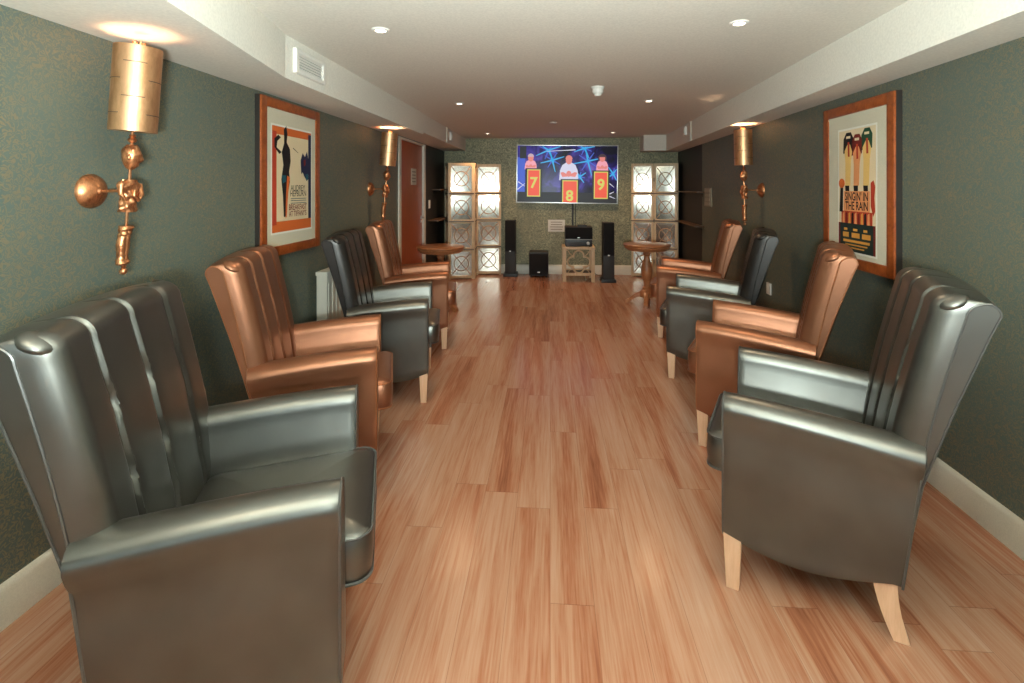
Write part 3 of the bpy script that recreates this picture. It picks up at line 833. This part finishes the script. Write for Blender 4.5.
# ------------------------------------------------------------------ television
q = N('screen_picture'); v = q.coord((1, 1, 1))
n1 = q.noise(v, 3.5, 3, .6, .5); n2 = q.noise(v, 9, 2)
c = q.ramp(n1, [(.36, srgb(8, 6, 30)), (.50, srgb(40, 28, 110)), (.60, srgb(84, 66, 180)), (.74, srgb(140, 120, 220))])
q.set(Base_Color=(.01, .01, .01, 1), Roughness=.25, Specular_IOR_Level=.2, Emission_Strength=.65); q.l(c, q.b.inputs['Emission Color']); MAT['screen_picture'] = q.m
for nm, c in (('scr_cyan', (50, 170, 230)), ('scr_blue', (60, 90, 200)), ('scr_orange', (240, 84, 58)), ('scr_teal', (40, 80, 90)), ('scr_yellow', (214, 208, 96)), ('scr_skin', (226, 128, 120)),
              ('scr_white', (214, 212, 232)), ('scr_pink', (240, 160, 176)), ('scr_hair', (60, 30, 40)), ('scr_grey', (200, 170, 180)), ('scr_black', (10, 9, 22))):
    emit(nm, srgb(*c), .95)
SCR = ['screen_picture', 'scr_cyan', 'scr_blue', 'scr_orange', 'scr_teal', 'scr_yellow', 'scr_skin', 'scr_white', 'scr_pink', 'scr_hair', 'scr_grey', 'scr_black']
TW, TH = 1.635, .945
t = thing('television', 'large wall mounted television showing three contestants at numbered podiums', 'television', (.272, YB - .006, 1.624), 0)
t.rotation_euler = (0, math.radians(.75), 0)
m = MB()
b = .016
for s in (-1, 1):
    m.box((s * (TW / 2 - b / 2) - b / 2, -.075, -TH / 2), (s * (TW / 2 - b / 2) + b / 2, -.035, TH / 2), .003)
    m.box((-TW / 2, -.0745, s * (TH / 2 - b / 2) - b / 2), (TW / 2, -.035, s * (TH / 2 - b / 2) + b / 2), .003)
m.build('bezel', 'silver', t)
MB().box((-TW / 2 + .004, -.066, -TH / 2 + .004), (TW / 2 - .004, -.036, TH / 2 - .004), .002).build('casing', 'black_plastic', t)
MB().box((-.3, -.037, -.2), (.3, 0, .2), .003).build('wall_bracket', 'black_plastic', t)
m = MB()
SW, SH = TW - 2 * b, TH - 2 * b
def sp(px, py, ly): return ((px - 72) / 873 * SW - SW / 2, -.0665 - ly * .0005, SH / 2 - (py - 55) / 505 * SH)
def spoly(pts, mat, ly): m.faces([sp(x, y, ly) for x, y in pts], [tuple(range(len(pts)))], SCR.index(mat))
def srect(x0, y0, x1, y1, mat, ly): spoly([(x0, y0), (x1, y0), (x1, y1), (x0, y1)], mat, ly)
def sline(x0, y0, x1, y1, w, mat, ly):
    d = Vector((x1 - x0, y1 - y0)).normalized(); nx, ny = -d.y * w / 2, d.x * w / 2
    spoly([(x0 + nx, y0 + ny), (x1 + nx * .4, y1 + ny * .4), (x1 - nx * .4, y1 - ny * .4), (x0 - nx, y0 - ny)], mat, ly)
def sdigit(s, x, y, size):
    vs, fs = text_mesh(s, size / 505 * SH, bold=.006); cx, _, cz_ = sp(x, y, 0)
    m.faces([(cx + p.x, -.0665 - 9 * .0005, cz_ + p.y) for p in vs], fs, SCR.index('scr_yellow'))
srect(72, 55, 945, 560, 'screen_picture', 0)
srect(72, 470, 945, 560, 'scr_black', 1); srect(72, 160, 140, 470, 'scr_blue', 1); srect(92, 60, 150, 170, 'scr_black', 2)
for cx, cy, L in ((345, 95, 1.0), (380, 185, .9), (690, 190, 1.1), (620, 330, .55), (660, 75, .8), (910, 300, .6)):
    for k, a in enumerate((8, 52, 98, 140, 186, 228, 275, 322)):
        a2 = math.radians(a + cx * .3); l = L * (120 if k % 2 else 85)
        x2 = min(940, max(76, cx + l * math.cos(a2))); y2 = min(550, max(60, cy + l * math.sin(a2)))
        sline(cx, cy, x2, y2, 16, 'scr_cyan' if k % 2 else 'scr_blue', 2 + (k % 2))
for (x0, y0, x1, y1) in ((80, 380, 140, 420), (75, 450, 140, 395), (880, 480, 920, 460), (880, 500, 930, 520), (870, 380, 920, 420), (580, 90, 330, 105)):
    sline(x0, y0, x1, y1, 9, 'scr_white', 4)
def contestant(x, y, w, h, hr, shirt, hair, longhair):
    spoly([(x - w * .5, y), (x - w * .46, y - h * .55), (x - w * .34, y - h * .85), (x - w * .12, y - h), (x + w * .12, y - h), (x + w * .34, y - h * .85), (x + w * .46, y - h * .55), (x + w * .5, y)], shirt, 5)
    if longhair: spoly([(x + (hr * 1.25) * math.cos(a * PI / 12), y - h - hr * .6 + hr * (1.9 if math.sin(a * PI / 12) > 0 else 1.25) * math.sin(a * PI / 12)) for a in range(24)], hair, 4 if longhair == 1 else 6)
    spoly([(x + hr * .82 * math.cos(a * PI / 12), y - h - hr * .6 + hr * 1.15 * math.sin(a * PI / 12)) for a in range(24)], 'scr_skin', 7)
    spoly([(x + hr * .9 * math.cos(a * PI / 12), y - h - hr * .9 + hr * .95 * math.sin(a * PI / 12)) for a in range(12, 25)], hair, 8)
    spoly([(x - w * .44, y - h * .42), (x - w * .30, y - h * .46), (x - w * .10, y - h * .34), (x - w * .08, y - h * .20), (x - w * .34, y - h * .18)], 'scr_skin', 6)
    spoly([(x + w * .44, y - h * .42), (x + w * .32, y - h * .46), (x + w * .10, y - h * .36), (x + w * .08, y - h * .22), (x + w * .34, y - h * .18)], 'scr_skin', 6)
    spoly([(x + w * .13 * math.cos(a * PI / 8), y - h * .36 + h * .17 * math.sin(a * PI / 8)) for a in range(16)], 'scr_skin', 7)
contestant(190, 268, 108, 86, 30, 'scr_pink', 'scr_grey', 0)
contestant(525, 362, 168, 160, 34, 'scr_white', 'scr_skin', 0)
contestant(815, 276, 106, 96, 30, 'scr_pink', 'scr_hair', 1)
for x0, y0, x1, y1, d, dx, dy in ((160, 268, 276, 512, '7', 217, 392), (470, 362, 604, 560, '8', 534, 505), (745, 282, 866, 524, '9', 806, 402)):
    srect(x0 - 16, y0 - 10, x1 + 14, min(560, y1 + 12), 'scr_black', 6)
    srect(x0, y0, x1, y1, 'scr_yellow', 7); srect(x0 + 8, y0 + 9, x1 - 8, y1 - (9 if y1 < 555 else 0), 'scr_orange', 8); sdigit(d, dx, dy, 135)
bmx = m.bm; me = bpy.data.meshes.new('screen'); bmx.to_mesh(me); bmx.free()
for k in SCR: me.materials.append(MAT[k])
o = bpy.data.objects.new('screen', me); COL.objects.link(o); o.parent = t
# cable trunking from television to the hi-fi
cb = MB(); cb.box((.352, YB - .022, .74), (.382, YB, 1.20), .003); cb.tube([(.41, YB - .008, 1.2), (.415, YB - .008, .95), (.41, YB - .01, .74)], .006)
tag(cb.build('cable_trunking', 'dark_cabinet'), 'dark cable strip running down wall below the television', 'cable')

# ------------------------------------------------------------------ hi-fi
def tower(label, x, y):
    t = thing('tower_speaker', label, 'speaker', (x, y, 0), 0, 'tower speakers either side of the hi-fi')
    MB().box((-.108, -.15, 0), (.108, .15, .045), .006).build('plinth', 'black_plastic', t)
    MB().box((-.082, -.125, .045), (.082, .125, .885), .006).build('cabinet', 'dark_cabinet', t)
    MB().box((-.080, -.137, .40), (.080, -.124, .882), .005).build('grille', 'black_cloth', t)
    MB().box((-.014, -.139, .395), (.014, -.124, .412), .002).build('badge', 'silver', t)
tower('slim black tower speaker between left mirrored screen and the subwoofer', -.628, 8.18)
tower('slim black tower speaker between hi-fi stand and right mirrored screen', .868, 7.78)
t = thing('subwoofer', 'square black subwoofer on floor under the television', 'speaker', (-.176, 8.17, 0))
MB().box((-.152, -.15, .025), (.152, .17, .392), .01).build('cabinet', 'dark_cabinet', t)
MB().box((-.146, -.163, .045), (.146, -.148, .372), .006).build('grille', 'black_cloth', t)
MB().box((-.02, -.166, .075), (.02, -.16, .088), .002).build('badge', 'silver', t)
for sx in (-1, 1):
    for sy in (-1, 1): MB().lathe([(.016, 0), (.018, .026)], 12, Matrix.Translation((sx * .12, sy * .12, 0))).build('foot', 'black_plastic', t)

SX, SY = .427, 7.87
t = thing('media_stand', 'pale wooden side cabinet with quatrefoil fretwork front holding the hi-fi', 'cabinet', (SX, SY, 0))
w2, d2, hS = .237, .21, .52
m = MB(); m.box((-w2 - .006, -d2 - .006, hS - .035), (w2 + .006, d2 + .006, hS), .004); m.build('top', 'limed_oak', t)
for sx in (-1, 1):
    for sy in (-1, 1): MB().box((sx * (w2 - .026) - .026, sy * (d2 - .026) - .026, 0), (sx * (w2 - .026) + .026, sy * (d2 - .026) + .026, hS - .033), .003).build('leg', 'limed_oak', t)
m = MB()
m.box((-w2 + .02, -d2 + .004, .095), (w2 - .02, -d2 + .03, .135), .003); m.box((-w2 + .02, d2 - .03, .095), (w2 - .02, d2 - .004, .135), .003)
m.box((-w2 + .006, -d2 + .02, .095), (-w2 + .03, d2 - .02, .135), .003); m.box((w2 - .03, -d2 + .02, .095), (w2 - .006, d2 - .02, .135), .003)
m.build('rail', 'limed_oak', t)
MB().box((-w2 + .02, -d2 + .02, .10), (w2 - .02, d2 - .02, .118), .002).build('shelf', 'shelf_wood', t)
# quatrefoil outline in the front opening
def quatre(c, rl, off, n=14):
    pts = []
    d = off; sdist = (1.41421 * d + math.sqrt(max(0, 2 * d * d - 4 * (d * d - rl * rl)))) / 2
    half = math.atan2(sdist * .70711, sdist * .70711 - d)
    for k in range(4):
        a0 = k * PI / 2
        for j in range(n):
            a = a0 - half + 2 * half * j / n
            pts.append((c[0] + off * math.cos(a0) + rl * math.cos(a), c[1], c[2] + off * math.sin(a0) + rl * math.sin(a)))
    return pts
m = MB(); cz_ = .30
m.tube(quatre((0, -d2 + .018, cz_), .076, .090), .0135, 6, True)
for dx, dz in ((-1, 0), (1, 0), (0, 1), (0, -1)):
    a = (dx * .165, -d2 + .018, cz_ + dz * .165); bb = (dx * .20, -d2 + .018, cz_ + dz * .188); m.tube([a, bb], .009, 6)
for sx in (-1, 1):
    for sz in (-1, 1): m.tube([(sx * .078, -d2 + .018, cz_ + sz * .078), (sx * .13, -d2 + .018, cz_ + sz * .12), (sx * .16, -d2 + .018, cz_ + sz * .165), (sx * .20, -d2 + .018, cz_ + sz * .178)], .006, 6)
m.build('fretwork', 'limed_oak', t)
# things on the stand
t = thing('receiver', 'dark hi-fi receiver with silver strip on top of pale quatrefoil stand', 'hi-fi', (SX, SY - .01, hS))
MB().box((-.2, -.17, .01), (.2, .17, .105), .004).build('case', 'black_plastic', t)
MB().box((-.2, -.174, .106), (.2, .165, .116), .002).build('top_trim', 'grey_metal', t)
for sx in (-1, 1): MB().box((sx * .17 - .02, -.15, 0), (sx * .17 + .02, .15, .011)).build('foot', 'black_plastic', t)
MB().lathe([(.026, 0), (.026, .012), (.022, .016)], 20, Matrix.Translation((.14, -.168, .055)) @ Matrix.Rotation(PI / 2, 4, 'X')).build('knob', 'grey_metal', t)
MB().box((-.12, -.173, .04), (.07, -.168, .075), .001).build('display', 'dark_cabinet', t)
t = thing('centre_speaker', 'wide black centre speaker resting on the dark receiver', 'speaker', (SX + .002, SY - .01, hS + .116))
MB().box((-.205, -.16, 0), (.205, .16, .18), .008).build('cabinet', 'dark_cabinet', t)
MB().box((-.2, -.172, .006), (.2, -.158, .174), .006).build('grille', 'black_cloth', t)
MB().box((-.018, -.175, .014), (.018, -.17, .028), .002).build('badge', 'silver', t)
t = thing('set_top_box', 'small flat black box lying on the centre speaker', 'hi-fi', (SX + .06, SY, hS + .296))
MB().box((-.07, -.06, 0), (.07, .06, .022), .004).build('case', 'black_plastic', t)
MB().tube([(.04, .02, .02), (.05, .02, .05)], .004).build('aerial', 'black_plastic', t)
m = MB(); m.tube([(.70, YB - .035, .30), (.72, YB - .035, .18), (.68, YB - .05, .07), (.74, YB - .06, .008), (.82, 8.2, .008)], .005)
tag(m.build('speaker_wire', 'black_plastic'), 'thin dark wire trailing down wall beside the hi-fi stand', 'cable')

# ------------------------------------------------------------------ folding mirrored screens
HL = 1.785
def leaf(root, p0, p1):
    p0, p1 = Vector(p0), Vector(p1); d = p1 - p0; W = d.length; ang = math.atan2(d.y, d.x)
    o = bpy.data.objects.new('leaf', None); COL.objects.link(o); o.parent = root
    o.location = (p0.x, p0.y, 0); o.rotation_euler = (0, 0, ang)
    return o, W
def screen_leaf(root, p0, p1, mirror=True):
    p0, p1 = Vector(p0), Vector(p1); d = p1 - p0; W = d.length - .004; ang = math.atan2(d.y, d.x)
    M = Matrix.Translation((p0.x, p0.y, 0)) @ Matrix.Rotation(ang, 4, 'Z')
    sw, th = .034, .024
    m = MB()
    m.box((0, -th / 2, 0), (sw, th / 2, HL), .004, M=M); m.box((W - sw, -th / 2, 0), (W, th / 2, HL), .004, M=M)
    zr = [.03, .455, .885, 1.315, HL - .035]
    m.box((sw, -th / 2 + .001, .015), (W - sw, th / 2 - .001, .055), .003, M=M); m.box((sw, -th / 2 + .001, HL - .045), (W - sw, th / 2 - .001, HL), .003, M=M)
    for z in zr[1:-1]:
        m.box((sw, -th / 2 + .001, z - .030), (W - sw, th / 2 - .001, z + .030), .003, M=M)
    fr = m.build('leaf', 'limed_oak', root)
    for z in zr[1:-1]: MB().box((-.002, -th / 2 - .005, z - .009), (W + .002, -th / 2 + .002, z + .009), .002, M=M).build('dark_rail', 'shelf_wood', fr)
    edges = [.055, .425, .485, .855, .915, 1.285, 1.345, HL - .045]
    for k in range(4):
        z0, z1 = edges[2 * k], edges[2 * k + 1]; zc = (z0 + z1) / 2; xc = W / 2
        MB().box((sw - .003, .002, z0 - .003), (W - sw + .003, .007, z1 + .003), M=M).build('mirror_pane', 'mirror', fr, smooth=0)
        m = MB(); yf = -.004
        rx = (W - 2 * sw) / 2 * .70
        m.tube([(xc + rx * math.cos(2 * PI * j / 36), yf, zc + rx * math.sin(2 * PI * j / 36)) for j in range(36)], .0065, 6, True, M=M)
        hx, hz = (W - 2 * sw) / 2, (z1 - z0) / 2
        for s in (-1, 1): m.tube([(xc - hx, yf, zc - s * hz), (xc, yf, zc), (xc + hx, yf, zc + s * hz)], .0055, 6, M=M)
        m.build('fretwork', 'fret_wood', fr)
    return fr
def hinges(root, x, y):
    m = MB()
    for z in (.25, .89, 1.53): m.lathe([(.007, z - .03), (.007, z + .03)], 8, Matrix.Translation((x, y, 0)))
    m.build('hinge', 'black_plastic', root)
t = thing('folding_screen', 'mirrored fretwork folding screen between the brown door and the television', 'folding screen', (0, 0, 0), 0, 'mirrored folding screens flanking the television')
t.location = (-1.2, 8.0, 0)
off = Vector((-1.2, 8.0))
A, B, C, D = Vector((-1.655, 8.06)), Vector((-1.545, 7.74)), Vector((-1.165, 7.82)), Vector((-.785, 8.25))
screen_leaf(t, B - off, C - off); screen_leaf(t, Vector((-1.19, 8.205)) - off, D - off); screen_leaf(t, A - off, B - off)
screen_leaf(t, Vector((-1.163, 7.84)) - off, Vector((-1.185, 8.19)) - off); hinges(t, -1.185 - off.x, 8.185 - off.y)
t = thing('folding_screen', 'mirrored fretwork folding screen between the television and beige switch panel', 'folding screen', (1.6, 8.0, 0), 0, 'mirrored folding screens flanking the television')
off = Vector((1.6, 8.0))
A, B, C, D = Vector((1.285, 8.23)), Vector((1.622, 8.165)), Vector((1.965, 8.075)), Vector((1.995, 8.33))
screen_leaf(t, A - off, B - off); screen_leaf(t, B - off, C - off); screen_leaf(t, C - off, D - off)
hinges(t, B.x - off.x, B.y - off.y - .018)

# ------------------------------------------------------------------ round pedestal tables
def make_table():
    root = bpy.data.objects.new('pedestal_table', None); COL.objects.link(root); root.empty_display_size = .1
    MB().lathe([(.01, .655), (.235, .655), (.243, .660), (.247, .672), (.262, .680), (.268, .690), (.264, .698), (.272, .704), (.279, .712), (.279, .722), (.270, .728), (.01, .728)], 56).build('table_top', 'table_wood', root)
    MB().lathe([(.04, .63), (.115, .635), (.12, .656), (.02, .656)], 32).build('top_block', 'table_wood', root)
    MB().lathe([(.03, .17), (.052, .175), (.052, .20), (.036, .215), (.034, .25), (.05, .30), (.066, .36), (.068, .41), (.058, .47), (.040, .53), (.032, .58), (.034, .59), (.046, .60), (.046, .612), (.036, .62), (.055, .632), (.02, .634)], 32).build('pedestal', 'table_wood', root)
    MB().lathe([(.06, .085), (.085, .09), (.09, .13), (.075, .16), (.05, .178), (.02, .178)], 32).build('base_block', 'table_wood', root)
    for k in range(4):
        a = PI / 4 + k * PI / 2
        M = Matrix.Rotation(a, 4, 'Z'); m = MB(); rings = []
        P = [(.05, .125, .030), (.10, .118, .030), (.15, .092, .026), (.19, .062, .024), (.215, .036, .026), (.235, .026, .026), (.25, .024, .021)]
        for r, z, h in P:
            w = .03
            lo = 0.0 if r >= .215 else z - h
            hi = z + h if r < .24 else z + h * .7
            rings.append([(r, -w, lo), (r, -w * .8, hi - .006), (r, 0, hi), (r, w * .8, hi - .006), (r, w, lo)])
        m.loft(rings, M=M); m.build('foot', 'table_wood', root, smooth=35)
    return root
t0 = make_table(); t0.location = (-1.265, 5.86, 0); t0.rotation_euler = (0, 0, .25)
tag(t0, 'round wooden pedestal table beside copper armchair near the brown door', 'table', 'round pedestal tables')
t1 = copy_tree(t0); t1.location = (1.165, 6.28, 0); t1.rotation_euler = (0, 0, .55)
tag(t1, 'round wooden pedestal table standing in front of right mirrored screen', 'table', 'round pedestal tables')
